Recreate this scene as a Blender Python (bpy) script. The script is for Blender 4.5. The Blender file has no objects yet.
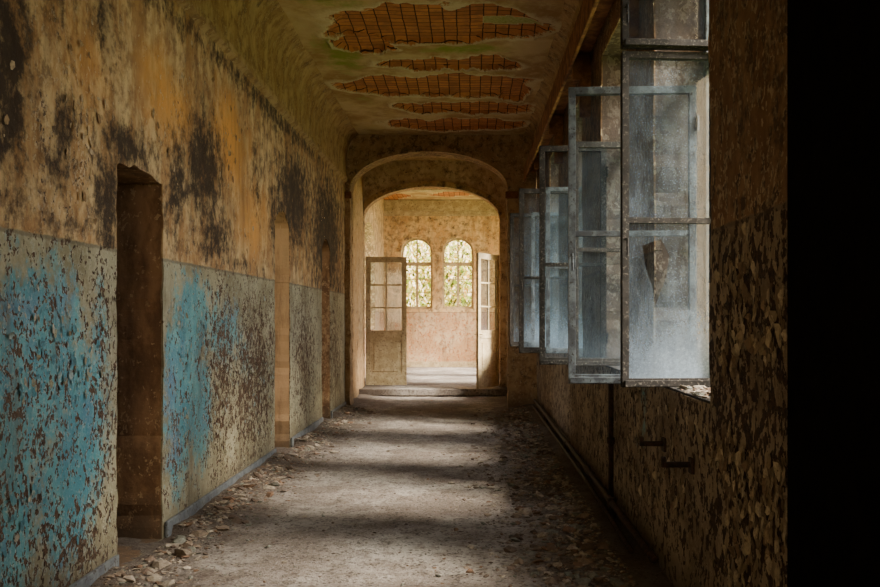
import bpy, bmesh, math, random
from mathutils import Vector, noise, Matrix
random.seed(7)
S=bpy.context.scene
COL=S.collection
def fn(x,y,z,s=1.0,o=4):
    return noise.fractal(Vector((x*s,y*s,z*s)),0.9,2.0,o)
# ------------------------------------------------------------ node helper
class G:
    def __init__(s,name):
        s.mat=bpy.data.materials.new(name); s.mat.use_nodes=True
        s.nt=s.mat.node_tree; s.nt.nodes.clear()
        s.out=s.nt.nodes.new('ShaderNodeOutputMaterial')
        s.tc=s.nt.nodes.new('ShaderNodeTexCoord'); s.pos=s.tc.outputs['Object']
    def put(s,sock,v):
        if isinstance(v,bpy.types.NodeSocket): s.nt.links.new(v,sock)
        else:
            if isinstance(v,(tuple,list)) and len(v)==3 and sock.type=='RGBA': v=(*v,1)
            sock.default_value=v
    def node(s,t,ins={},**p):
        n=s.nt.nodes.new(t)
        for k,v in p.items(): setattr(n,k,v)
        for k,v in ins.items(): s.put(n.inputs[k],v)
        return n
    def m(s,op,a,b=0.0,c=None):
        n=s.node('ShaderNodeMath',{0:a,1:b},operation=op)
        if c is not None: s.put(n.inputs[2],c)
        return n.outputs[0]
    def add(s,a,b): return s.m('ADD',a,b)
    def mul(s,a,b): return s.m('MULTIPLY',a,b)
    def inv(s,a): return s.m('SUBTRACT',1.0,a)
    def madd(s,a,b,c): return s.m('MULTIPLY_ADD',a,b,c)
    def sm(s,x,lo,hi):
        n=s.node('ShaderNodeMapRange',{0:x,1:lo,2:hi,3:0.0,4:1.0},interpolation_type='SMOOTHSTEP'); return n.outputs[0]
    def mix(s,f,a,b,bt='MIX'):
        n=s.node('ShaderNodeMix',{},data_type='RGBA',blend_type=bt)
        s.put(n.inputs[0],f); s.put(n.inputs[6],a); s.put(n.inputs[7],b); return n.outputs[2]
    def noise(s,sc,d=5,r=.6,vec=None,dist=0.0,out='Fac'):
        n=s.node('ShaderNodeTexNoise',{'Scale':sc,'Detail':d,'Roughness':r,'Distortion':dist,'Vector':vec or s.pos}); return n.outputs[out]
    def scale(s,v,xyz):
        return s.node('ShaderNodeVectorMath',{0:v,1:xyz},operation='MULTIPLY').outputs[0]
    def distort(s,amt,sc):
        c=s.noise(sc,3,.6,out='Color')
        v=s.node('ShaderNodeVectorMath',{0:c,1:(.5,.5,.5)},operation='SUBTRACT').outputs[0]
        v=s.node('ShaderNodeVectorMath',{0:v,1:(amt,amt,amt)},operation='MULTIPLY').outputs[0]
        return s.node('ShaderNodeVectorMath',{0:s.pos,1:v},operation='ADD').outputs[0]
    def cell(s,sc,vec):
        n=s.node('ShaderNodeTexVoronoi',{'Scale':sc,'Vector':vec})
        return s.node('ShaderNodeSeparateColor',{0:n.outputs['Color']}).outputs[0]
    def z(s):
        return s.node('ShaderNodeSeparateXYZ',{0:s.pos}).outputs[2]
    def bump(s,h,st=.5,d=.01):
        return s.node('ShaderNodeBump',{'Height':h,'Strength':st,'Distance':d}).outputs[0]
    def bsdf(s,col,rough=.85,nrm=None,spec=.3,metal=0.0):
        n=s.node('ShaderNodeBsdfPrincipled',{'Base Color':col,'Roughness':rough,'Specular IOR Level':spec,'Metallic':metal})
        if nrm is not None: s.put(n.inputs['Normal'],nrm)
        s.nt.links.new(n.outputs[0],s.out.inputs[0]); return s.mat

# ------------------------------------------------------------ materials
def wall_mat(name,lowA=(.35,.32,.20),lowB=(.22,.195,.11),turq=(.045,.25,.31),chip=(.045,.027,.015),
             upA=(.40,.22,.085),upB=(.62,.44,.22),orange=(.70,.33,.075),dark=(.028,.017,.010),wz=1.715,cs=34,chipT=1.0,rev=(.17,.095,.045),pale=(.56,.52,.39),stk=.4):
    g=G(name)
    at=g.node('ShaderNodeAttribute',attribute_name='M')
    sp=g.node('ShaderNodeSeparateColor',{0:at.outputs['Color']})
    R,Gs,B=sp.outputs; A=at.outputs['Alpha']
    n1=g.noise(1.7,6,.65); n2=g.noise(8,6,.7); n3=g.noise(45,5,.7); n4=g.noise(3.1,6,.7,vec=g.scale(g.pos,(1.6,1.6,.8)))
    st=g.noise(5,6,.7,vec=g.scale(g.pos,(1,1,.2)))
    wv=g.distort(.05,14)
    wv=g.scale(wv,(1,1,.72))
    c1=g.cell(cs,wv); c2=g.cell(cs*2.6,wv)
    cv=g.add(g.madd(c1,.36,g.mul(c2,.28)),g.mul(n2,.85))
    cv=g.madd(A,.42,cv)
    chipm=g.sm(cv,chipT,chipT+.035)
    edge=g.sm(cv,chipT-.07,chipT)
    low=g.mix(g.sm(n1,.42,.6),lowA,lowB)
    low=g.mix(g.mul(g.sm(n3,.45,.7),.3),low,pale)
    tv=g.add(g.add(g.madd(n2,1.9,R),g.mul(n4,1.1)),g.mul(n3,.5))
    tm=g.sm(tv,2.0,2.46)
    tq=g.mix(g.sm(n4,.42,.6),turq,(.10,.34,.36))
    tq=g.mix(g.mul(g.sm(n1,.52,.7),.6),tq,(.11,.18,.32))
    tq=g.mix(g.mul(g.sm(n3,.5,.7),.4),tq,(.34,.45,.42))
    low=g.mix(g.mul(tm,.92),low,tq)
    chc=g.mix(g.sm(n3,.4,.6),chip,(chip[0]*2.8,chip[1]*2.5,chip[2]*2.2))
    low=g.mix(g.mul(g.m('SUBTRACT',edge,chipm),.45),low,pale)
    low=g.mix(chipm,low,chc)
    low=g.mix(g.mul(g.sm(st,.48,.7),.5),low,(.10,.065,.035))
    up=g.mix(g.sm(n4,.38,.6),upA,upB)
    up=g.mix(g.mul(g.sm(n2,.44,.62),.65),up,(.20,.105,.045))
    up=g.mix(g.sm(g.madd(n2,.7,g.madd(n1,1.0,B)),1.15,1.9),up,orange)
    up=g.mix(g.mul(g.sm(st,.46,.68),stk),up,(.09,.05,.025))
    up=g.mix(g.mul(g.sm(cv,chipT+.02,chipT+.04),.65),up,(.60,.46,.28))
    dv=g.add(g.add(g.madd(n2,2.0,Gs),g.mul(n4,1.0)),g.add(g.mul(n3,.7),g.mul(c1,.25)))
    dm=g.sm(dv,2.1,2.95)
    up=g.mix(g.mul(dm,.95),up,dark)
    upchip=g.sm(cv,chipT+.15,chipT+.18)
    up=g.mix(upchip,up,(.10,.06,.035))
    zz=g.add(g.z(),g.madd(n2,.04,-.02))
    wm=g.sm(zz,wz-.006,wz+.006)
    col=g.mix(wm,low,up)
    line=g.mul(g.sm(zz,wz-.022,wz-.012),g.inv(wm))
    col=g.mix(g.mul(line,.5),col,(.10,.07,.045))
    rm=g.sm(g.mul(R,-1.0),.3,.7)
    rc=g.mix(g.sm(n4,.42,.6),rev,(rev[0]*1.8,rev[1]*1.8,rev[2]*1.8))
    rc=g.mix(g.mul(chipm,.7),rc,(rev[0]*3,rev[1]*3.6,rev[2]*4.0)); rc=g.mix(g.mul(g.sm(st,.46,.66),.5),rc,(.07,.04,.022))
    col=g.mix(rm,col,rc)
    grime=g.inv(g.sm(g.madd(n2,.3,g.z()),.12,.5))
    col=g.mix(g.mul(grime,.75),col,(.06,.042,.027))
    h=g.add(g.add(g.mul(chipm,g.madd(wm,.7,-1.0)),g.mul(n3,.45)),g.mul(upchip,-.6))
    return g.bsdf(col,g.madd(tm,-.2,.88),g.bump(h,.85,.014))
M_left=wall_mat('peeling_turquoise_plaster')
M_right=wall_mat('peeling_grey_plaster',lowA=(.34,.26,.17),lowB=(.20,.145,.09),turq=(.2,.3,.28),chip=(.03,.018,.011),upA=(.20,.105,.05),upB=(.32,.19,.095),orange=(.32,.14,.045),cs=24,rev=(.07,.048,.034),pale=(.46,.37,.26),chipT=.99)
M_far=wall_mat('peeling_warm_plaster',lowA=(.54,.38,.22),lowB=(.44,.25,.12),turq=(.5,.4,.3),chip=(.25,.11,.05),upA=(.62,.38,.17),upB=(.76,.54,.28),orange=(.72,.40,.13),wz=1.5,rev=(.46,.32,.18),pale=(.6,.5,.36))
M_cov=wall_mat('cove_plaster',upA=(.38,.235,.11),upB=(.50,.35,.18),orange=(.46,.24,.08),wz=-5,rev=(.2,.12,.055),stk=.2)
M_lun=wall_mat('lunette_plaster',upA=(.50,.38,.25),upB=(.62,.50,.36),orange=(.55,.36,.2),wz=-5,rev=(.26,.15,.07),stk=.2)

def simple(name,a,b,sc=8,rough=.85,bs=.4,bd=.006,spec=.3,metal=0,c3=None):
    g=G(name); n=g.noise(sc,6,.65); n2=g.noise(sc*5,5,.7)
    col=g.mix(g.sm(n,.4,.62),a,b)
    if c3: col=g.mix(g.sm(n2,.55,.64),col,c3)
    return g.bsdf(col,rough,g.bump(g.add(n,g.mul(n2,.6)),bs,bd),spec,metal)
M_frame=simple('flaking_grey_window_paint',(.055,.06,.07),(.14,.165,.18),14,.6,.6,.004,c3=(.03,.022,.017))
M_frdark=simple('weathered_dark_window_wood',(.010,.008,.006),(.026,.022,.018),14,.75,.6,.004,c3=(.13,.115,.095))
M_door=simple('old_cream_door_paint',(.38,.29,.16),(.52,.42,.26),7,.7,.4,.004,c3=(.18,.11,.06))
M_wood=simple('rotten_brown_wood',(.15,.06,.024),(.32,.15,.06),9,.85,.7,.006)
M_iron=simple('rusty_iron',(.02,.014,.01),(.06,.032,.02),30,.7,.5,.002,metal=.4)
M_base=simple('grey_painted_skirting',(.09,.10,.11),(.14,.15,.15),9,.8,c3=(.05,.04,.03))
M_black=simple('near_black_wall_shade',(.003,.0022,.0018),(.006,.0045,.003),9,1,spec=.05)  # deep shade of the near right wall put into the colour
M_outg=simple('garden_grass',(.06,.10,.02),(.14,.16,.04),3)
M_bark=simple('tree_bark',(.05,.035,.02),(.09,.065,.045),12)
def leafmat():
    g=G('sunlit_leaves'); at=g.node('ShaderNodeAttribute',attribute_name='M')
    d=g.node('ShaderNodeBsdfDiffuse',{0:at.outputs['Color']}); t=g.node('ShaderNodeBsdfTranslucent',{0:at.outputs['Color']})
    mx=g.node('ShaderNodeMixShader',{0:.5}); g.nt.links.new(d.outputs[0],mx.inputs[1]); g.nt.links.new(t.outputs[0],mx.inputs[2])
    g.nt.links.new(mx.outputs[0],g.out.inputs[0]); return g.mat
M_leaf=leafmat()
def glassmat(name,lo,hi,zc,col=(.58,.74,.92)):
    g=G(name)
    n=g.noise(5,6,.65); n2=g.noise(60,4,.75); n3=g.noise(16,5,.7,vec=g.scale(g.pos,(1,1,.25)))
    sp=g.sm(g.noise(150,2,.5),.60,.68)
    low=g.inv(g.sm(g.madd(n,.9,g.z()),zc,zc+.6))
    xr=g.sm(g.node('ShaderNodeSeparateXYZ',{0:g.pos}).outputs[0],-.55,-.1)
    dust=g.add(g.mul(g.sm(g.add(g.mul(n,.6),g.mul(n3,.6)),.45,.8),.22),g.mul(g.mul(low,.75),g.madd(xr,.6,.4)))
    dust=g.add(dust,g.mul(sp,.35))
    dust=g.m('MULTIPLY',dust,g.madd(n2,1.6,.2))
    dust=g.node('ShaderNodeMapRange',{0:dust,1:0.0,2:1.0,3:lo,4:hi}).outputs[0]
    d=g.node('ShaderNodeBsdfDiffuse',{0:col}); t=g.node('ShaderNodeBsdfTranslucent',{0:col})
    mx=g.node('ShaderNodeMixShader',{0:.5}); g.nt.links.new(d.outputs[0],mx.inputs[1]); g.nt.links.new(t.outputs[0],mx.inputs[2])
    tr=g.node('ShaderNodeBsdfTransparent',{0:(.72,.79,.82)}); gl=g.node('ShaderNodeBsdfGlossy',{0:(.9,.95,1),1:.06})
    m1=g.node('ShaderNodeMixShader',{0:.05}); g.nt.links.new(tr.outputs[0],m1.inputs[1]); g.nt.links.new(gl.outputs[0],m1.inputs[2])
    m2=g.node('ShaderNodeMixShader',{0:dust}); g.nt.links.new(m1.outputs[0],m2.inputs[1]); g.nt.links.new(mx.outputs[0],m2.inputs[2])
    g.nt.links.new(m2.outputs[0],g.out.inputs[0]); return g.mat
M_glass=glassmat('dusty_window_glass',.01,.75,1.40)
M_glass2=glassmat('lightly_dusty_glass',.008,.20,1.25)
def floormat():
    g=G('dust_covered_floor')
    n=g.noise(1.3,6,.65); n2=g.noise(9,6,.7); n3=g.noise(55,5,.75)
    col=g.mix(g.sm(n,.4,.62),(.19,.155,.13),(.38,.34,.30))
    col=g.mix(g.mul(g.sm(n2,.45,.65),.6),col,(.11,.08,.06))
    col=g.mix(g.mul(g.sm(n3,.52,.66),.5),col,(.46,.43,.39))
    c=g.cell(70,g.distort(.03,20))
    col=g.mix(g.mul(g.sm(c,.84,.88),.65),col,(.05,.037,.028))
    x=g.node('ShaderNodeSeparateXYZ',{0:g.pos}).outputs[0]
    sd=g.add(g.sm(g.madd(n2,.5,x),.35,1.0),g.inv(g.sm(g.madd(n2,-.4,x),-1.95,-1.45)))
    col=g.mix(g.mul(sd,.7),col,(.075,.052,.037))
    return g.bsdf(col,.92,g.bump(g.add(g.mul(n2,1.0),g.mul(n3,.8)),1.0,.035),.2)
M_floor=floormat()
def rubmat(nm='plaster_rubble_mix'):
    g=G(nm); at=g.node('ShaderNodeAttribute',attribute_name='M')
    n=g.noise(50,4,.7)
    col=g.mix(g.mul(g.sm(n,.4,.65),.5),at.outputs['Color'],(.07,.05,.035))
    return g.bsdf(col,.95,g.bump(n,.5,.005),.15)
M_rub=rubmat(); M_flake=rubmat('curled_paint')
def ceilmat():
    g=G('collapsed_ceiling_plaster'); at=g.node('ShaderNodeAttribute',attribute_name='M')
    sp=g.node('ShaderNodeSeparateColor',{0:at.outputs['Color']}); R,Gr,B=sp.outputs
    n1=g.noise(1.6,6,.65); n2=g.noise(7,6,.7); n3=g.noise(40,4,.7)
    pl=g.mix(g.sm(n1,.4,.6),(.62,.48,.26),(.42,.265,.12))
    pl=g.mix(g.mul(g.sm(n2,.5,.65),.5),pl,(.68,.55,.33))
    pl=g.mix(g.sm(g.madd(n2,1.0,Gr),.8,1.25),pl,(.27,.33,.05))
    pl=g.mix(g.sm(g.madd(n2,.6,B),.75,1.1),pl,(.07,.045,.025))
    br=g.node('ShaderNodeTexBrick',{'Vector':g.distort(.02,6),'Color1':(.68,.29,.11,1),'Color2':(.46,.18,.07,1),'Mortar':(.06,.027,.012,1),'Scale':1.0,'Mortar Size':.006,'Brick Width':.125,'Row Height':.10,'Bias':0.0},offset=0.0)
    bc=g.mix(g.mul(g.sm(n2,.45,.65),.5),br.outputs[0],(.22,.11,.05))
    hm=g.sm(g.madd(n3,.3,R),.58,.66)
    rim=g.mul(g.sm(g.madd(n3,.3,R),.36,.56),g.inv(hm))
    pl=g.mix(g.mul(rim,.75),pl,(.72,.64,.42))
    col=g.mix(hm,pl,bc)
    h=g.add(g.mul(hm,g.mul(br.outputs[1],1.2)),g.mul(n2,.6))
    return g.bsdf(col,.92,g.bump(h,.6,.01),.15)
M_ceil=ceilmat()

# ------------------------------------------------------------ mesh helpers
def mkobj(name,verts,faces,mat,cols=None,parent=None,smooth=False):
    me=bpy.data.meshes.new(name); me.from_pydata([tuple(v) for v in verts],[],faces)
    if cols:
        a=me.color_attributes.new('M','FLOAT_COLOR','POINT')
        fl=[c for q in cols for c in q]; a.data.foreach_set('color',fl)
    me.materials.append(mat)
    if smooth: me.polygons.foreach_set('use_smooth',[True]*len(me.polygons))
    me.update()
    o=bpy.data.objects.new(name,me); COL.objects.link(o)
    if parent: o.parent=parent
    return o
def empty(name,loc=(0,0,0),rz=0):
    o=bpy.data.objects.new(name,None); COL.objects.link(o); o.location=loc; o.rotation_euler=(0,0,rz); o.empty_display_size=.1; return o
def bmobj(name,bm,mat,parent=None,bevel=0,smooth=False):
    bmesh.ops.recalc_face_normals(bm,faces=bm.faces[:])
    me=bpy.data.meshes.new(name); bm.to_mesh(me); bm.free(); me.materials.append(mat)
    o=bpy.data.objects.new(name,me); COL.objects.link(o)
    if parent: o.parent=parent
    if bevel:
        md=o.modifiers.new('bevel','BEVEL'); md.width=bevel; md.segments=2; md.limit_method='ANGLE'
    if smooth: me.polygons.foreach_set('use_smooth',[True]*len(me.polygons))
    return o
def box(bm,x0,x1,y0,y1,z0,z1):
    v=[bm.verts.new(p) for p in [(x0,y0,z0),(x1,y0,z0),(x1,y1,z0),(x0,y1,z0),(x0,y0,z1),(x1,y0,z1),(x1,y1,z1),(x0,y1,z1)]]
    for f in [(0,3,2,1),(4,5,6,7),(0,1,5,4),(1,2,6,5),(2,3,7,6),(3,0,4,7)]: bm.faces.new([v[i] for i in f])
def tube(bm,pts,r,n=10):
    rings=[]
    for i,p in enumerate(pts):
        p=Vector(p); a=Vector(pts[max(0,i-1)]); b=Vector(pts[min(len(pts)-1,i+1)]); t=(b-a).normalized()
        up=Vector((0,0,1)) if abs(t.z)<.9 else Vector((1,0,0))
        s=t.cross(up).normalized(); q=s.cross(t)
        rings.append([bm.verts.new(p+(s*math.cos(k*2*math.pi/n)+q*math.sin(k*2*math.pi/n))*r) for k in range(n)])
    for a,b in zip(rings,rings[1:]):
        for k in range(n): bm.faces.new([a[k],a[(k+1)%n],b[(k+1)%n],b[k]])
    bm.faces.new(rings[0]); bm.faces.new(rings[-1][::-1])

def build_wall(name,P,N,u0,u1,v0,v1,holes,depth,mat,attr,du=.07,dv=.07,rough=.010,outer=True):
    V=[];F=[];C=[]
    def jit(u,v):
        for h in holes:
            for e in (h['u0'],h['u1']):
                if abs(u-e)<1e-6:
                    t=h['top'](u); k=min(1,max(0,(v-h['v0'])/.06),max(0,(t-v)/.06))
                    if h['v0']<v<t: return k*(noise.noise(Vector((e*3.1,v*9,0)))*.022+noise.noise(Vector((e,v*28,3)))*.012)
        return 0
    def vert(u,v,d,r=1,al=None):
        p=P(u+jit(u,v)*r,v)
        if r: p=p+N*(rough*noise.noise(Vector((u*2.3,v*2.3,N.x*5+1)))*(1 if d<.01 else 0))
        p=p-N*d
        V.append(p); a=attr(u,v)
        if d>.01: a=(-1,a[1],a[2],a[3] if al is None else al)
        C.append(a); return len(V)-1
    bps=sorted(set([u0,u1]+[h['u0'] for h in holes]+[h['u1'] for h in holes]))
    cols=[]
    for a,b in zip(bps,bps[1:]):
        inh=[h for h in holes if h['u0']-1e-6<=a and b<=h['u1']+1e-6]
        n=max(1,math.ceil((b-a)/(du*(.5 if inh else 1))))
        for i in range(n):
            cols.append((a+(b-a)*i/n if i else a, b if i==n-1 else a+(b-a)*(i+1)/n, inh[0] if inh else None))
    for layer in ([0,1] if outer else [0]):
        for a,b,h in cols:
            pcs=[(v0,v0,v1,v1)] if not h else [(h['top'](a),h['top'](b),v1,v1)]+([(v0,v0,h['v0'],h['v0'])] if h['v0']>v0+.001 else [])
            for la,lb,ha,hb in pcs:
                n=max(1,math.ceil((ha-la)/dv)) if layer==0 else 1
                prev=None
                for i in range(n+1):
                    t=i/n; r=1-layer
                    cur=(vert(a,la+(ha-la)*t,depth*layer,r),vert(b,lb+(hb-lb)*t,depth*layer,r))
                    if prev: F.append((prev[0],prev[1],cur[1],cur[0]))
                    prev=cur
    ds=[0,.02,depth*.5,depth]; nd=3
    for h in holes:
        al=h.get('al')
        for e in (h['u0'],h['u1']):
            n=math.ceil((h['top'](e)-h['v0'])/dv)
            g=[[vert(e,h['v0']+(h['top'](e)-h['v0'])*i/n,ds[k],1,al) for k in range(nd+1)] for i in range(n+1)]
            for i in range(n):
                for k in range(nd): F.append((g[i][k],g[i][k+1],g[i+1][k+1],g[i+1][k]))
        hc=[c for c in cols if c[2] is h]
        us=[c[0] for c in hc]+[hc[-1][1]]
        for fnv in ([h['top']]+([lambda u:h['v0']] if h['v0']>v0+.001 else [])):
            g=[[vert(u,fnv(u),ds[k],1,al) for k in range(nd+1)] for u in us]
            for i in range(len(us)-1):
                for k in range(nd): F.append((g[i][k],g[i][k+1],g[i+1][k+1],g[i+1][k]))
    return mkobj(name,V,F,mat,C)
def flat(t): return lambda u:t
def ell(a,b,sp,pk): 
    c=(a+b)/2; w=(b-a)/2
    return lambda u: sp+(pk-sp)*math.sqrt(max(0,1-((u-c)/w)**2))
def seg(a,b,sp,pk):
    c=(a+b)/2; w=(b-a)/2
    return lambda u: sp+(pk-sp)*(1-((u-c)/w)**2)
def ragged(f,k=.03): return lambda u: f(u)+k*noise.noise(Vector((u*9,1.7,0)))+k*.6*noise.noise(Vector((u*25,4,0)))
def blob(u,v,L):
    s=0
    for (a,b,ra,rb,k) in L:
        d=((u-a)/ra)**2+((v-b)/rb)**2
        if d<9: s=max(s,k*math.exp(-d*.9))
    return s

# ------------------------------------------------------------ left corridor wall
TQ=[(3.9,1.15,.45,.45,1.15),(3.6,.75,.35,.6,1.1),(4.35,.80,.30,.45,1.15),(4.2,.5,.35,.35,1),(4.55,1.3,.12,.25,.7),(6.1,1.35,.35,.28,1.25),(5.85,.9,.32,.5,1.2),(6.2,.75,.38,.4,1),(6.9,1.25,.5,.3,.75),(5.75,.4,.2,.3,.8),(7.6,1.0,.5,.3,.45)]
DK=[(3.68,2.4,.18,.6,1.05),(4.17,2.25,.12,.2,1.0),(4.1,2.02,.16,.12,.9),(4.66,1.95,.18,.38,1.0),(4.9,2.3,.4,.12,1),(6.35,2.42,.5,.42,1.1),(5.75,2.2,.25,.4,.85),(6.6,1.95,.5,.22,.95),(9.6,2.6,1.0,.6,1.1),(8.6,2.3,.3,.4,.8),(11.8,2.4,1.4,.9,1.1),(5.0,3.3,2,.12,.7),(4.0,3.0,.3,.4,.7),(8.9,3.3,3,.12,.8),(12.8,1.5,.7,1.2,.8),(4.3,1.76,.6,.06,.6),(7.2,1.78,1.2,.07,.6),(4.6,2.9,.2,.3,.6),(7.9,2.6,.25,.5,.55)]
OR=[(7.1,2.7,.8,.5,1),(5.6,2.7,.6,.4,.9),(7.8,2.2,.9,.5,.8),(4.4,2.6,.4,.5,.6),(9,3.1,.8,.4,.4),(10,2.1,1,.4,.5)]
CH=[(4.6,.9,.25,1,.6),(3.8,.9,.6,.9,.48),(6.8,.9,.5,.8,.85),(7.8,.8,.8,.7,1.05),(5.8,.5,.3,.5,.5),(8.4,1.2,.4,.5,.7),(10.2,.9,.8,.8,.8),(4.3,.25,.8,.3,.65),(4.2,2.1,.5,.4,.62),(6.2,2.3,.6,.5,.45),(12.3,.9,1,.8,.7),(3.8,2.9,.4,.4,.5)]
def attrL(u,v): return (blob(u,v,TQ),blob(u,v,DK),blob(u,v,OR),blob(u,v,CH))
XL=-1.875; XR=1.0; ZC=4.1
holesL=[dict(u0=4.78,u1=5.5,v0=0,top=ragged(seg(4.78,5.5,2.16,2.20),.02)),dict(u0=8.65,u1=9.38,v0=0,top=ragged(seg(8.65,9.38,2.28,2.42),.04),al=2.5),dict(u0=11.4,u1=12.08,v0=0,top=seg(11.4,12.08,2.24,2.38))]  # second doorway's reveal is coloured paler to stand for light falling on it
build_wall('wall_left',lambda u,v:Vector((XL,u,v)),Vector((1,0,0)),-1.5,13.5,-.03,3.4,holesL,.42,M_left,attrL)
# ------------------------------------------------------------ right corridor wall with windows
WIN=[(3.75,4.9),(5.75,6.87),(8.0,9.12),(10.15,11.27)]
SZ=.99; WT=3.35
def attrR(u,v):
    return (.35*blob(u,v,[(5.2,.9,.3,.5,1)]),blob(u,v,[(3.1,2.5,.8,1.2,.45),(5.2,3,.6,.6,.6),(7.4,3,.8,.8,.6),(9.5,3,.8,.8,.5)]),.35,.42+.35*blob(u,v,[(3.3,1.1,.5,.7,1)]))
holesR=[dict(u0=a,u1=b,v0=SZ,top=flat(WT)) for a,b in WIN]
build_wall('wall_right',lambda u,v:Vector((XR,u,v)),Vector((-1,0,0)),-1.5,13.5,-.03,3.6,holesR,.5,M_right,attrR)
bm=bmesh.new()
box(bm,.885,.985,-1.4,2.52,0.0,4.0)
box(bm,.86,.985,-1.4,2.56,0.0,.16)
bmobj('painted_wall_shade',bm,M_black,bevel=.01)  # added near-black block standing in for a wall face in deep shade
# curled paint flakes standing off the plaster
FV=[];FF=[];FC=[]
BR=[(4.05,.69),(4.62,.705)]
def flake(X,sg,y,z,s,c):
    n=6; a0=random.uniform(0,6.28); o=len(FV); tilt=random.uniform(0,6.28); lift=random.uniform(.15,.6)
    sy=random.uniform(.6,1.1); sz=random.uniform(.8,1.6)
    pts=[(0,0)]+[(math.cos(a0+k*1.047)*random.uniform(.6,1.15),math.sin(a0+k*1.047)*random.uniform(.6,1.15)) for k in range(n)]
    for (p,q) in pts:
        e=p*math.cos(tilt)+q*math.sin(tilt)
        off=.007+s*lift*max(0,e+.4)**2*.55
        FV.append((X+sg*off,y+p*s*sy,z+q*s*sz)); FC.append((*c,1))
    for k in range(n): FF.append((o,o+1+k,o+1+(k+1)%n))
fc=[(.42,.34,.23),(.30,.23,.15),(.50,.41,.29),(.20,.14,.09)]
for _ in range(2000):
    y=random.uniform(2.6,7.6) if random.random()<.6 else random.uniform(2.6,3.75); z=random.triangular(.15,1.7,.9)
    if any(a-.06<y<b+.06 for a,b in WIN) and z>SZ-.08: continue
    if any(abs(y-a)<.1 and abs(z-b)<.12 for a,b in BR): continue
    if noise.noise(Vector((y*2.5,z*2.5,1)))<-.05: continue
    flake(XR,-1,y,z,random.uniform(.012,.032),random.choice(fc))
fc2=[(.34,.33,.22),(.42,.40,.30),(.26,.24,.15),(.30,.38,.34)]
for _ in range(1500):
    y=random.uniform(3.6,8.6); z=random.triangular(.15,1.68,.9)
    if 4.7<y<5.58: continue
    if noise.noise(Vector((y*2,z*2,6)))<0: continue
    q=blob(y,z,TQ); c=random.choice(fc2)
    if q>.55: c=(.10,.27,.31) if random.random()<.6 else c
    flake(XL,1,y,z,random.uniform(.007,.02),c)
# bigger scales of limewash hanging off the upper wall
for _ in range(500):
    y=random.uniform(3.6,9); z=random.uniform(1.8,3.2)
    if 4.7<y<5.58 and z<2.3: continue
    if noise.noise(Vector((y*1.5,z*1.5,9)))<.08: continue
    flake(XL,1,y,z,random.uniform(.008,.024),random.choice([(.50,.38,.23),(.40,.27,.14),(.28,.17,.08)]))
mkobj('peeling_paint_flakes',FV,FF,M_flake,FC)

# upper coves
def cove(name,xs,sgn,ext=0):
    prof=[(xs,3.37),(xs-sgn*.045,3.40),(xs-sgn*.045,3.45),(xs-sgn*.02,3.47),(xs-sgn*.025,3.78),(xs-sgn*.06,3.93),(xs-sgn*.12,4.04),(xs-sgn*.2,4.10),(xs-sgn*.22,4.13)]
    V=[];F=[];C=[]
    ys=[-1.5+i*.15 for i in range(101)]
    for y in ys:
        for (x,z) in prof:
            V.append((x+.006*noise.noise(Vector((y*2,z*4,0))),y,z)); C.append((0,.45*max(0,noise.noise(Vector((y*.5,z,7)))),.3,.1))
    k=len(prof)
    for i in range(len(ys)-1):
        for j in range(k-1): F.append((i*k+j,i*k+j+1,(i+1)*k+j+1,(i+1)*k+j))
    mkobj(name,V,F,M_cov,C,smooth=False)
cove('trim_1',XL,-1)
# ------------------------------------------------------------ ceiling
PT=[(-.35,8.45,1.0,.52),(-.15,9.72,.78,.24),(-.38,10.65,1.05,.46),(-.05,11.75,.85,.33),(-.2,12.75,.95,.38),(-1.05,9.1,.3,.22),(.6,10.9,.2,.4),(-.45,7.2,.9,.28),(-.2,5.4,.8,.4)]
def cmask(x,y):
    s=0
    wx=x+.16*noise.noise(Vector((x*2.2,y*2.2,1)))+.07*noise.noise(Vector((x*8,y*8,2))); wy=y+.20*noise.noise(Vector((x*2.6,y*2,5)))+.07*noise.noise(Vector((x*9,y*7,4)))
    for (a,b,ra,rb) in PT:
        d=((abs(wx-a)/ra)**2.4+(abs(wy-b)/rb)**2.4)
        s=max(s,1.1-.55*d)
    return max(0,min(1,s))
V=[];F=[];C=[]
nx=80; ny=420
for j in range(ny+1):
    y=-1.5+15.0*j/ny
    for i in range(nx+1):
        x=-1.86+2.84*i/nx; mk=cmask(x,y)
        z=ZC+.045*min(1,max(0,(mk-.42)/.2))-.02*math.exp(-((mk-.40)/.15)**2)*(1 if mk>0 else 0)+.012*fn(x,y,0,1.5)
        gr=blob(x,y,[(.35,8.45,.45,.16,.9),(-1.35,9.3,.3,1.0,.7),(-1.2,7.6,.5,.5,.65),(-.1,9.2,.6,.2,.7),(.5,7.6,.4,.3,.5),(-1.3,11,.3,1.0,.45)])
        if gr>.5 and mk>.5 and x>.1: mk=.3
        V.append((x,y,z)); C.append((mk,gr,blob(x,y,[(.95,10,.2,5,.4),(-1.8,12,.2,2,.5)]),1))
for j in range(ny):
    for i in range(nx):
        a=j*(nx+1)+i; F.append((a,a+1,a+nx+2,a+nx+1))
mkobj('ceiling',V,F,M_ceil,C)
bm=bmesh.new()
box(bm,.80,.99,2.6,13.4,3.52,3.60)
box(bm,.80,.83,2.6,13.4,3.38,3.52)
for y in [5.3,7.4,9.6,11.8]:
    box(bm,.84,.99,y-.04,y+.04,3.30,3.515)
    box(bm,.90,.99,y-.035,y+.035,3.0,3.30)
bmobj('trim_2',bm,M_wood,bevel=.006)
V=[];F=[];C=[]
prof=[(1.0,3.58),(.97,3.62),(.97,3.85),(.92,4.02),(.82,4.1),(.80,4.13)]
ys=[-1.5+i*.3 for i in range(51)]
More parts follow.
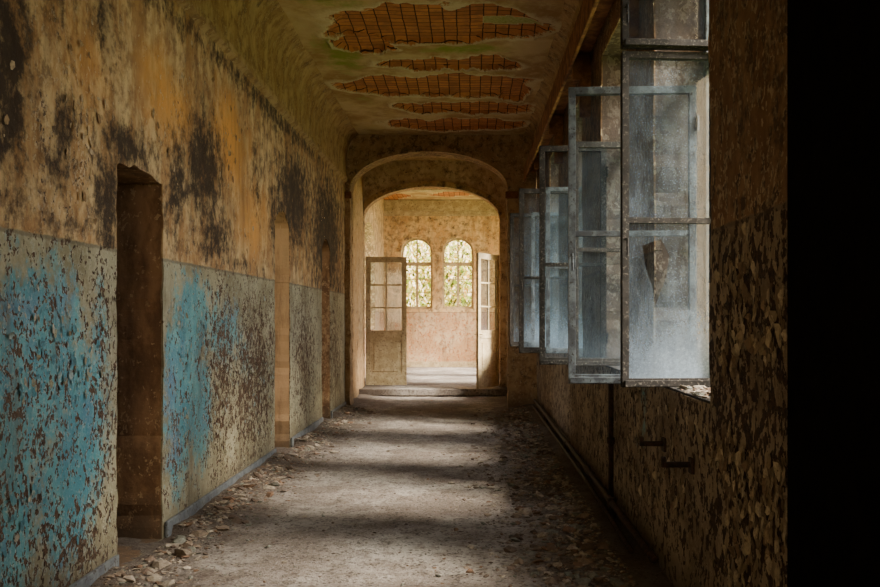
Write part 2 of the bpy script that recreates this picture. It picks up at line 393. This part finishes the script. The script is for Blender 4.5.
for y in ys:
    for x,z in prof: V.append((x,y,z)); C.append((0,.4*max(0,noise.noise(Vector((y*.5,z,9))))+.1,.3,.3))
k=len(prof)
for i in range(50):
    for j in range(k-1): F.append((i*k+j,i*k+j+1,(i+1)*k+j+1,(i+1)*k+j))
mkobj('trim_3',V,F,M_cov,C)
# ------------------------------------------------------------ floor
def fz(x,y):
    z=.012*fn(x,y,0,1.6)+.009*fn(x,y,3,7,3)
    dl=max(0,x-XL); dr=max(0,XR-x)
    lump=.6+.7*noise.noise(Vector((x*1.5,y*1.1,5)))
    inl=any(h['u0']-.1<y<h['u1']+.1 for h in holesL)
    if x>XL-.05 and not inl: z+=.085*lump*math.exp(-(dl/.22)**2)
    z+=.10*lump*math.exp(-(dr/.32)**2)
    return z
V=[];F=[]
nx=90; ny=440
for j in range(ny+1):
    y=-1.5+17.4*j/ny
    for i in range(nx+1):
        x=-2.45+3.5*i/nx; V.append((x,y,fz(x,y)))
for j in range(ny):
    for i in range(nx):
        a=j*(nx+1)+i; F.append((a,a+1,a+nx+2,a+nx+1))
mkobj('floor',V,F,M_floor,smooth=True)
V=[(-5.4,-1.6,-.035),(-2.2,-1.6,-.035),(-2.2,13.6,-.035),(-5.4,13.6,-.035)]
mkobj('floor_side_rooms',V,[(0,1,2,3)],M_floor)
bm=bmesh.new()
box(bm,-2.5,1.3,15.45,22.7,-.1,.12)
box(bm,-2.5,1.3,15.40,15.50,.02,.135)
bmobj('floor_vestibule',bm,M_floor,bevel=.01)
# rubble
RV=[];RF=[];RC=[]
bmi=bmesh.new(); bmesh.ops.create_icosphere(bmi,subdivisions=1,radius=1); IV=[v.co.copy() for v in bmi.verts]; IF=[tuple(v.index for v in f.verts) for f in bmi.faces]; bmi.free()
pal=[(.28,.24,.185),(.22,.165,.12),(.11,.08,.06),(.34,.29,.23),(.17,.17,.14),(.18,.11,.07),(.24,.20,.155),(.14,.10,.075)]
def chunk(x,y,s,zoff=0,base=None):
    f=random.uniform(.14,.6); R=Matrix.Rotation(random.uniform(0,6.3),3,'Z')@Matrix.Rotation(random.uniform(-.5,.5),3,'X')
    o=len(RV); c=random.choice(pal); z=(fz(x,y) if base is None else base)+zoff+s*f*.35
    sx=random.uniform(.7,1.5)
    for v in IV:
        q=Vector((v.x*sx,v.y,v.z*f))*s*random.uniform(.5,1.2); q=R@q
        RV.append((x+q.x,y+q.y,z+q.z)); RC.append((*c,1))
    RF.extend([tuple(i+o for i in t) for t in IF])
def okx(x,y,s): return XL+.03+s*1.5<x<.84-s*1.5
for _ in range(14000):
    y=3.6+9.7*random.random()**1.15
    r=random.random()
    if r<.31: x=XL+abs(random.gauss(0,.22))+.03
    elif r<.80: x=.84-abs(random.gauss(0,.33))
    else: x=random.uniform(XL,XR)
    s=min(.05,random.lognormvariate(-4.6,.5))
    if r>=.80: s*=.55
    if not okx(x,y,s): continue
    chunk(x,y,s)
for _ in range(520):
    y=3.8+9*random.random()**1.3; L=random.random()<.3; x=(XL+.06+abs(random.gauss(0,.13))) if L else (.82-abs(random.gauss(0,.30)))
    s=random.uniform(.02,.055)
    if okx(x,y,s): chunk(x,y,s)
mkobj('plaster_rubble',RV,RF,M_rub,RC)
RV=[];RF=[];RC=[]
for _ in range(130):
    chunk(random.uniform(1.02,1.24),random.uniform(3.82,4.5),random.uniform(.008,.035),0,SZ+.012)
mkobj('sill_debris',RV,RF,M_rub,RC)

# ------------------------------------------------------------ skirting
bm=bmesh.new()
for a,b in [(-1.4,4.76),(5.52,8.63),(9.40,11.38),(12.1,13.48)]:
    box(bm,XL-.0,XL+.022,a,b,0,.10)
bmobj('baseboard_left',bm,M_base,bevel=.006)

# ------------------------------------------------------------ casement windows
def pane(bm,x0,x1,z0,z1,y,hole=None):
    if not hole:
        bm.faces.new([bm.verts.new(p) for p in [(x0,y,z0),(x1,y,z0),(x1,y,z1),(x0,y,z1)]]); return
    lo=[bm.verts.new(p) for p in [(x0,y,z0),(x1,y,z0),(x1,y,z1),(x0,y,z1)]]
    li=[bm.verts.new((x0+(x1-x0)*a,y,z0+(z1-z0)*b)) for a,b in hole]
    ed=[bm.edges.new((l[i],l[(i+1)%len(l)])) for l in (lo,li) for i in range(len(l))]
    bmesh.ops.triangle_fill(bm,use_beauty=True,edges=ed)
def sash(parent,name,hx,hy,w,z0,z1,rails,ang,mat,gl,st=.045,th=.04,hole=None,nopane=()):
    """leaf hinged at (hx,hy); local -X runs to the free edge; ang = rotation about Z"""
    e=empty(name,(hx,hy,0),ang); e.parent=parent
    bm=bmesh.new()
    box(bm,-w,-w+st,-th/2,th/2,z0,z1); box(bm,-st,0,-th/2,th/2,z0,z1)
    zs=[z0]+rails+[z1]
    box(bm,-w+st,-st,-th/2,th/2,z0,z0+st*1.3); box(bm,-w+st,-st,-th/2,th/2,z1-st,z1)
    for r in rails: box(bm,-w+st,-st,-th/2+.005,th/2-.005,r-.014,r+.014)
    box(bm,-w+.01,-.01,-th/2-.022,-th/2,z0+.005,z0+.035)
    for hz in (z0+.2,z1-.2): tube(bm,[(0.004,-th/2-.006,hz-.04),(0.004,-th/2-.006,hz+.04)],.008,8)
    zm=(z0+z1)/2-.1
    tube(bm,[(-w+st/2,-th/2,zm),(-w+st/2,-th/2-.035,zm),(-w+st/2+.0,-th/2-.04,zm-.09)],.006,8)
    bmobj('sash_frame',bm,mat,e,bevel=.004)
    bm=bmesh.new()
    for i,(a,b) in enumerate(zip(zs,zs[1:])):
        if i in nopane: continue
        pane(bm,-w+st-.005,-st+.005,a+.01,b-.01,0,hole if (hole and i==0) else None)
    bmobj('glass',bm,gl,e)
    return e
def fixed_frame(n,a,b):
    p=empty('window_%d'%n)
    bm=bmesh.new(); x0,x1=1.27,1.35
    box(bm,x0,x1,a+.0,a+.05,SZ,WT); box(bm,x0,x1,b-.05,b,SZ,WT)
    box(bm,x0,x1,a+.05,b-.05,SZ,SZ+.05); box(bm,x0,x1,a+.05,b-.05,WT-.05,WT); box(bm,x0,x1,a+.05,b-.05,2.68,2.76)
    box(bm,x0+.01,x1-.01,(a+b)/2-.025,(a+b)/2+.025,2.76,WT-.05)
    bmobj('casing',bm,M_frame,p,bevel=.005)
    bm=bmesh.new(); box(bm,1.005,1.27,a+.01,b-.01,SZ-.03,SZ+.012); bmobj('sill_board',bm,M_frdark,p,bevel=.006)
    return p
for i,(a,b) in enumerate(WIN):
    p=fixed_frame(i+1,a,b)
    if i==0:
        shard=[(.18,.86),(.40,.90),(.50,.80),(.46,.66),(.38,.55),(.33,.48),(.30,.60),(.22,.72)]
        sash(p,'outer_sash',1.262,4.60,.495,1.0,2.70,[1.845],math.radians(4),M_frdark,M_glass,.034,.045,hole=shard)
        sash(p,'outer_transom_sash',1.262,4.60,.495,2.72,3.32,[],math.radians(4),M_frdark,M_glass2,.034,.045)
        sash(p,'inner_sash',1.20,4.78,.675,1.0,2.58,[1.80],math.radians(-3),M_frame,M_glass2,.038,.045)
    elif i==1:
        sash(p,'inner_sash',1.02,6.74,.50,1.0,2.64,[1.75],math.radians(-2),M_frdark,M_glass2,.042,.045)
        sash(p,'outer_sash',1.25,6.62,.5,1.0,2.64,[1.85],math.radians(3),M_frdark,M_glass2,.042,.045)
    elif i==2:
        sash(p,'inner_sash',1.02,9.0,.53,1.0,2.64,[1.75],math.radians(2),M_frdark,M_glass,.045,.045)
        sash(p,'outer_sash',1.25,8.86,.5,1.0,2.64,[1.85],math.radians(-3),M_frame,M_glass,.04,.045)
    else:
        sash(p,'inner_sash',1.02,11.12,.53,1.0,2.64,[1.75],math.radians(4),M_frdark,M_glass,.045,.045)
        sash(p,'outer_sash',1.25,10.98,.5,1.0,2.64,[1.85],math.radians(-3),M_frame,M_glass,.04,.045)

# ------------------------------------------------------------ heating pipes and radiator brackets
hp=empty('heating_pipe')
bm=bmesh.new()
tube(bm,[(.93,4.55,.13),(.93,6,.14),(.93,8,.15),(.93,12.9,.17)],.022,12)
tube(bm,[(.88,4.9,.08),(.90,7,.09),(.90,12.9,.1)],.016,12)
for y in (5.9,8.6,11): tube(bm,[(.93,y,.05),(.93,y,.17)],.03,12)
bmobj('run',bm,M_iron,hp,smooth=True)
bm=bmesh.new(); tube(bm,[(.955,6.1,.10),(.955,6.1,.70),(.955,6.1,.92),(.985,6.1,.95)],.018,12); tube(bm,[(.955,6.1,.5),(.955,6.1,.54)],.027,12)
bmobj('riser',bm,M_iron,hp,smooth=True)
for (y,z,l) in [(4.05,.69,.14),(4.62,.705,.13)]:
    bm=bmesh.new()
    box(bm,XR-l,XR+.01,y-.012,y+.012,z-.012,z+.012); box(bm,XR-l,XR-l+.02,y-.012,y+.012,z+.012,z+.035)
    box(bm,XR-.012,XR+.01,y-.03,y+.03,z-.04,z+.03)
    bmobj('radiator_bracket',bm,M_iron,bevel=.003)

# ------------------------------------------------------------ arches
def attrE(u,v): return (0,.35*max(0,noise.noise(Vector((u,v,2))))+.25*(v>3.8),.35,.3)
def attrF(u,v): return (0,.1,.3+.3*noise.noise(Vector((u,v,4))),.35)
a1=ell(-1.80,.57,3.27,3.84)
build_wall('wall_arch',lambda u,v:Vector((u,13.5,v)),Vector((0,-1,0)),-1.95,1.05,-.03,4.2,[dict(u0=-1.80,u1=.57,v0=-.03,top=a1)],.35,M_cov,attrE)
a2=ell(-1.90,.53,3.12,3.68)
build_wall('wall_doorway',lambda u,v:Vector((u,16.0,v)),Vector((0,-1,0)),-2.0,1.3,0.0,4.4,[dict(u0=-1.90,u1=.53,v0=0.0,top=a2)],.22,M_lun,attrF)
def archband(name,y,a,b,f,wd,pr,mat):
    V=[];F=[]
    c=(a+b)/2
    L=[]
    for i in range(41):
        t=math.pi*i/40; x=c-(b-a)/2*math.cos(t); z=f(x)
        nx_=-math.cos(t)*.9; nz=math.sin(t)*1.0+.15; l=math.hypot(nx_,nz)
        L.append((x,z,x+wd*nx_/l,z+wd*nz/l))
    for x,z,X,Z in L: V+= [(x,y,z),(x,y-pr,z),(X,y-pr,Z),(X,y,Z)]
    for i in range(len(L)-1):
        for k in range(4): F.append((i*4+k,i*4+(k+1)%4,(i+1)*4+(k+1)%4,(i+1)*4+k))
    F.append((0,1,2,3)); F.append(tuple(len(V)-4+k for k in (3,2,1,0)))
    mkobj(name,V,F,mat,[(0,.3,.2,.3)]*len(V))
archband('trim_4',13.5,-1.80,.57,a1,.09,.05,M_cov)
archband('trim_5',16.0,-1.90,.53,a2,.10,.05,M_cov)
bm=bmesh.new(); box(bm,-1.875,-1.77,13.44,13.495,3.14,3.24); box(bm,.53,.72,13.42,13.495,3.14,3.24)
bmobj('trim_6',bm,M_wood,bevel=.01)
def attrV(u,v): return (0,.15,.6,.3)
build_wall('wall_vestibule_left',lambda u,v:Vector((-1.9,u,v)),Vector((1,0,0)),13.5,16.05,-.03,4.3,[],.1,M_cov,attrV)
hv=dict(u0=14.5,u1=15.5,v0=1.0,top=flat(2.9))  # unseen window opening added to light the vestibule and door leaf
build_wall('wall_vestibule_right',lambda u,v:Vector((.66,u,v)),Vector((-1,0,0)),13.5,16.05,-.03,4.3,[hv],.1,M_cov,attrV)
mkobj('ceiling_vestibule',[(-2.1,13.5,4.15),(1.1,13.5,4.15),(1.1,16.1,4.15),(-2.1,16.1,4.15)],[(0,1,2,3)],M_cov,[(0,.0,.3,.2)]*4)
YF=22.5
FW=[(-1.72,-.94),(-.69,.09)]
hf=[dict(u0=a,u1=b,v0=1.58,top=ell(a,b,3.0,3.36)) for a,b in FW]
build_wall('wall_back',lambda u,v:Vector((u,YF,v)),Vector((0,-1,0)),-2.2,1.3,.0,4.4,hf,.3,M_far,attrF)
hl=[dict(u0=18.2,u1=20.4,v0=1.1,top=ell(18.2,20.4,2.9,3.4))]
build_wall('wall_room_left',lambda u,v:Vector((-2.15,u,v)),Vector((1,0,0)),16.0,YF+.1,.0,4.4,hl,.4,M_far,attrF)
hr=[dict(u0=16.7,u1=18.5,v0=.6,top=flat(3.9)),dict(u0=19.0,u1=22.0,v0=.6,top=flat(3.9))]
build_wall('wall_room_right',lambda u,v:Vector((1.2,u,v)),Vector((-1,0,0)),16.0,YF+.1,.0,4.4,hr,.4,M_far,attrF)
V=[];F=[];C=[]
for j in range(41):
    for i in range(31):
        x=-2.2+3.5*i/30; y=16+6.6*j/40; V.append((x,y,4.3)); C.append((.2+.8*(noise.noise(Vector((x*.9,y*.6,3)))>.05),.1,0,1))
for j in range(40):
    for i in range(30):
        a=j*31+i; F.append((a,a+1,a+32,a+31))
mkobj('ceiling_back_room',V,F,M_ceil,C)
bm=bmesh.new(); box(bm,-2.15,1.2,YF-.09,YF-.005,4.02,4.29); box(bm,-2.15,1.2,YF-.05,YF-.005,3.9,4.02); box(bm,-2.15,1.2,19.0,19.25,4.05,4.29)
bmobj('trim_7',bm,M_door,bevel=.01)
bm=bmesh.new(); box(bm,-2.14,1.19,YF-.025,YF-.001,.12,.26); bmobj('baseboard_back',bm,M_door,bevel=.005)
for k,(a,b) in enumerate(FW): archband('trim_%d'%(8+k),YF,a,b,ell(a,b,3.0,3.36),.08,.03,M_far)
def arched_window(n,a,b,v0,sp,pk,y):
    p=empty('window_%d'%n); bm=bmesh.new()
    f=ell(a,b,sp,pk); w=.05
    box(bm,a,a+w,y,y+.06,v0,sp); box(bm,b-w,b,y,y+.06,v0,sp); box(bm,a+w,b-w,y,y+.06,v0,v0+.06)
    box(bm,a+w,b-w,y-.01,y+.06,2.66,2.75); c=(a+b)/2
    box(bm,c-.03,c+.03,y-.005,y+.06,v0+.06,2.66); box(bm,c-.018,c+.018,y,y+.05,2.75,pk-.03)
    for zz in (1.98,2.32):
        box(bm,a+w,c-.03,y+.01,y+.04,zz-.009,zz+.009); box(bm,c+.03,b-w,y+.01,y+.04,zz-.009,zz+.009)
    N=24; prev=None
    for i in range(N+1):
        t=math.pi*i/N; x=c-(b-a)/2*math.cos(t); z=sp+(pk-sp)*math.sin(t); xi=c-((b-a)/2-w)*math.cos(t); zi=sp+(pk-sp-w)*math.sin(t)
        cur=[bm.verts.new(q) for q in [(x,y,z),(x,y+.06,z),(xi,y+.06,zi),(xi,y,zi)]]
        if prev:
            for k in range(4): bm.faces.new([prev[k],prev[(k+1)%4],cur[(k+1)%4],cur[k]])
        prev=cur
    bmobj('frame',bm,M_door,p)
for k,(a,b) in enumerate(FW): arched_window(5+k,a,b,1.58,3.0,3.36,YF+.12)

# ------------------------------------------------------------ double door leaves
def door_leaf(name,hx,hy,ang,w,z0,z1):
    e=empty(name,(hx,hy,0),ang)
    bm=bmesh.new(); th=.045; st=.09
    box(bm,0,st,-th/2,th/2,z0,z1); box(bm,w-st,w,-th/2,th/2,z0,z1)
    zm=z0+.92
    box(bm,st,w-st,-th/2,th/2,z0,z0+.18); box(bm,st,w-st,-th/2,th/2,zm-.07,zm+.07); box(bm,st,w-st,-th/2,th/2,z1-.10,z1)
    box(bm,st,w-st,-.012,.012,z0+.18,zm-.07); box(bm,st+.06,w-st-.06,-.022,.022,z0+.25,zm-.14)
    box(bm,w/2-.014,w/2+.014,-.016,.016,zm+.07,z1-.10)
    hh=(z1-.10)-(zm+.07)
    for k in (1,2): 
        z=zm+.07+hh*k/3; box(bm,st,w-st,-.014,.014,z-.013,z+.013)
    tube(bm,[(w-st/2,-th/2,zm),(w-st/2,-th/2-.05,zm),(w-st/2-.1,-th/2-.055,zm)],.009,8)
    tube(bm,[(w-st/2,th/2,zm),(w-st/2,th/2+.05,zm),(w-st/2-.1,th/2+.055,zm)],.009,8)
    bmobj('leaf',bm,M_door,e,bevel=.005)
    bm=bmesh.new(); pane(bm,st-.005,w-st+.005,zm+.06,z1-.09,0); bmobj('glass',bm,M_glass2,e)
door_leaf('door_1',-1.89,16.32,math.radians(3),.74,.135,2.46)
door_leaf('door_2',.50,15.95,math.radians(180+62),.80,.15,2.46)
# ------------------------------------------------------------ side rooms shell
def attr0(u,v): return (0,.1,.2,.2)
hs=[dict(u0=6.7,u1=8.7,v0=.5,top=flat(3.4)),dict(u0=10.3,u1=11.3,v0=.9,top=flat(3.2))]
build_wall('wall_side_rooms',lambda u,v:Vector((-3.6,u,v)),Vector((1,0,0)),2.8,13.6,-.05,3.6,hs,.3,M_far,attr0,du=.3,dv=.3)
for k,y in enumerate((2.8,6.4,10.0,13.45)):
    build_wall('wall_partition_%d'%(k+1),lambda u,v:Vector((u,y,v)),Vector((0,-1,0)),-3.7,-2.31,-.05,3.6,[],.1,M_far,attr0,du=.3,dv=.3)
mkobj('ceiling_side_rooms',[(-5.6,2.7,3.6),(-1.88,2.7,3.6),(-1.88,13.7,3.6),(-5.6,13.7,3.6)],[(0,1,2,3)],M_cov,[(0,0,0,0)]*4)
hb=dict(u0=-1.3,u1=.1,v0=1.2,top=flat(3.1))  # unseen window opening added behind the camera as fill along the corridor
build_wall('wall_front',lambda u,v:Vector((u,-1.5,v)),Vector((0,1,0)),-2.4,1.6,-.05,4.3,[hb],.3,M_right,attr0,du=.3,dv=.3)
bm=bmesh.new(); box(bm,-5.8,1.75,2.7,23,4.45,4.7); box(bm,-2.4,1.75,-1.9,2.7,4.45,4.7); bmobj('roof',bm,M_bark)
# ------------------------------------------------------------ outdoors
mkobj('ground',[(-60,-40,-.9),(60,-40,-.9),(60,90,-.9),(-60,90,-.9)],[(0,1,2,3)],M_outg)
lp=[(.50,.52,.08),(.66,.54,.11),(.30,.40,.06),(.80,.66,.26),(.66,.36,.07),(.52,.58,.20),(.10,.14,.025),(.70,.62,.30),(.08,.10,.02)]
def foliage(parent,clusters,s0,s1):
    LV=[];LF=[];LC=[]
    for cx,cy,cz,r,n in clusters:
        for _ in range(n):
            d=Vector((random.gauss(0,1),random.gauss(0,1),random.gauss(0,1))).normalized()*r*random.random()**.4
            p=Vector((cx,cy,cz))+d; s=random.uniform(s0,s1)
            Q=Matrix.Rotation(random.uniform(0,6.3),3,'Z')@Matrix.Rotation(random.uniform(-1.3,1.3),3,'X')
            o=len(LV); c=random.choice(lp)
            for q in [(0,-1,0),(.5,-.3,.1),(.45,.35,.1),(0,1.1,0),(-.45,.35,.1),(-.5,-.3,.1)]:
                LV.append(p+Q@(Vector(q)*s)); LC.append((*c,1))
            LF.append(tuple(range(o,o+6)))
    mkobj('foliage',LV,LF,M_leaf,LC,parent=parent)
tp=empty('sun_breaking_tree')
foliage(tp,[(-3.4,27,2.2,1.6,2800),(-1.3,27.5,1.2,1.5,2600),(.6,27,1.8,1.6,2600),(-.6,28.5,3.2,1.7,2200),(1.9,27.5,3.5,1.4,1200),(-2.4,29,4.4,1.6,1300),(-4.5,28,4,1.5,900),(-1,30,2.5,2.2,2600)],.05,.10)
bm=bmesh.new()
for x,y in ((-3.2,28),(.9,28.2),(-1.0,29.5)):
    tube(bm,[(x,y,-.95),(x+.1,y,1.5),(x-.05,y,3.5),(x+.1,y,6)],.09,10)
    tube(bm,[(x+.08,y,1.8),(x+.6,y-.2,2.8),(x+.9,y,3.9)],.035,8)
bmobj('trunk',bm,M_bark,tp,smooth=True)
# thin unseen tree added on the window side to break up the sunlight
tg=empty('sun_breaking_tree')
foliage(tg,[(6.0,2.2,6.6,1.1,260),(5.6,6.2,6.2,1.0,330),(6.2,9.6,6.8,.8,160)],.10,.17)
bm=bmesh.new()
tube(bm,[(7.2,5.6,-.95),(7.1,5.5,2.5),(6.8,5.6,4.5),(6.1,6.0,6.6)],.10,10)
tube(bm,[(6.95,5.55,3.6),(6.4,4.0,5.4),(6.0,2.6,6.5)],.05,8); tube(bm,[(6.85,5.6,4.2),(6.5,7.6,5.8),(6.2,9.4,6.7)],.05,8)
bmobj('trunk',bm,M_bark,tg,smooth=True)

# ------------------------------------------------------------ light: hazy sky, cool overhead towards the garden side, golden low in the line of the corridor
w=bpy.data.worlds.new('hazy_evening_sky'); S.world=w; w.use_nodes=True
nt=w.node_tree; bg=nt.nodes['Background']
tc=nt.nodes.new('ShaderNodeTexCoord'); sx=nt.nodes.new('ShaderNodeSeparateXYZ'); nt.links.new(tc.outputs['Generated'],sx.inputs[0])
ab=nt.nodes.new('ShaderNodeMath'); ab.operation='ABSOLUTE'; nt.links.new(sx.outputs[1],ab.inputs[0])
mr=nt.nodes.new('ShaderNodeMapRange'); mr.inputs[1].default_value=.35; mr.inputs[2].default_value=.85; nt.links.new(ab.outputs[0],mr.inputs[0])
mx=nt.nodes.new('ShaderNodeMix'); mx.data_type='RGBA'; nt.links.new(mr.outputs[0],mx.inputs[0])
mx.inputs[6].default_value=(.92,.94,1,1); mx.inputs[7].default_value=(1.0,.72,.40,1); nt.links.new(mx.outputs[2],bg.inputs[0])
bg.inputs[1].default_value=8
sun=bpy.data.lights.new('sun','SUN'); sun.energy=30; sun.angle=math.radians(22); sun.color=(1,.90,.74)
so=bpy.data.objects.new('sun',sun); COL.objects.link(so)
so.rotation_euler=Vector((-1,.34,-1.0)).to_track_quat('-Z','Y').to_euler()
def portal(loc,d,sx,sy):
    l=bpy.data.lights.new('sky_portal','AREA'); l.shape='RECTANGLE'; l.size=sx; l.size_y=sy
    try: l.cycles.is_portal=True
    except Exception: return
    o=bpy.data.objects.new('sky_portal',l); COL.objects.link(o); o.location=loc
    o.rotation_euler=Vector(d).to_track_quat('-Z','Z').to_euler()
for a,b in WIN: portal((1.5,(a+b)/2,(SZ+WT)/2),(-1,0,0),b-a,WT-SZ)
for h in hr: portal((1.6,(h['u0']+h['u1'])/2,2.25),(-1,0,0),h['u1']-h['u0'],3.3)
portal((.77,15.0,1.95),(-1,0,0),1.0,1.9)
portal((-2.55,19.3,2.25),(1,0,0),2.2,2.3)
portal((-.6,-1.82,2.15),(0,1,0),1.4,1.9)
for a,b in FW: portal(((a+b)/2,YF+.31,2.45),(0,-1,0),b-a,1.75)
for h in hs: portal((-3.9,(h['u0']+h['u1'])/2,2.0),(1,0,0),h['u1']-h['u0'],2.9)

# ------------------------------------------------------------ camera
cam=bpy.data.cameras.new('camera'); co=bpy.data.objects.new('camera',cam); COL.objects.link(co)
co.location=(0,0,1.35); co.rotation_euler=(math.radians(90),0,0)
cam.sensor_width=36; cam.lens=900/880*36; cam.shift_x=-30/880; cam.shift_y=24.5/880; cam.clip_start=.05
S.camera=co
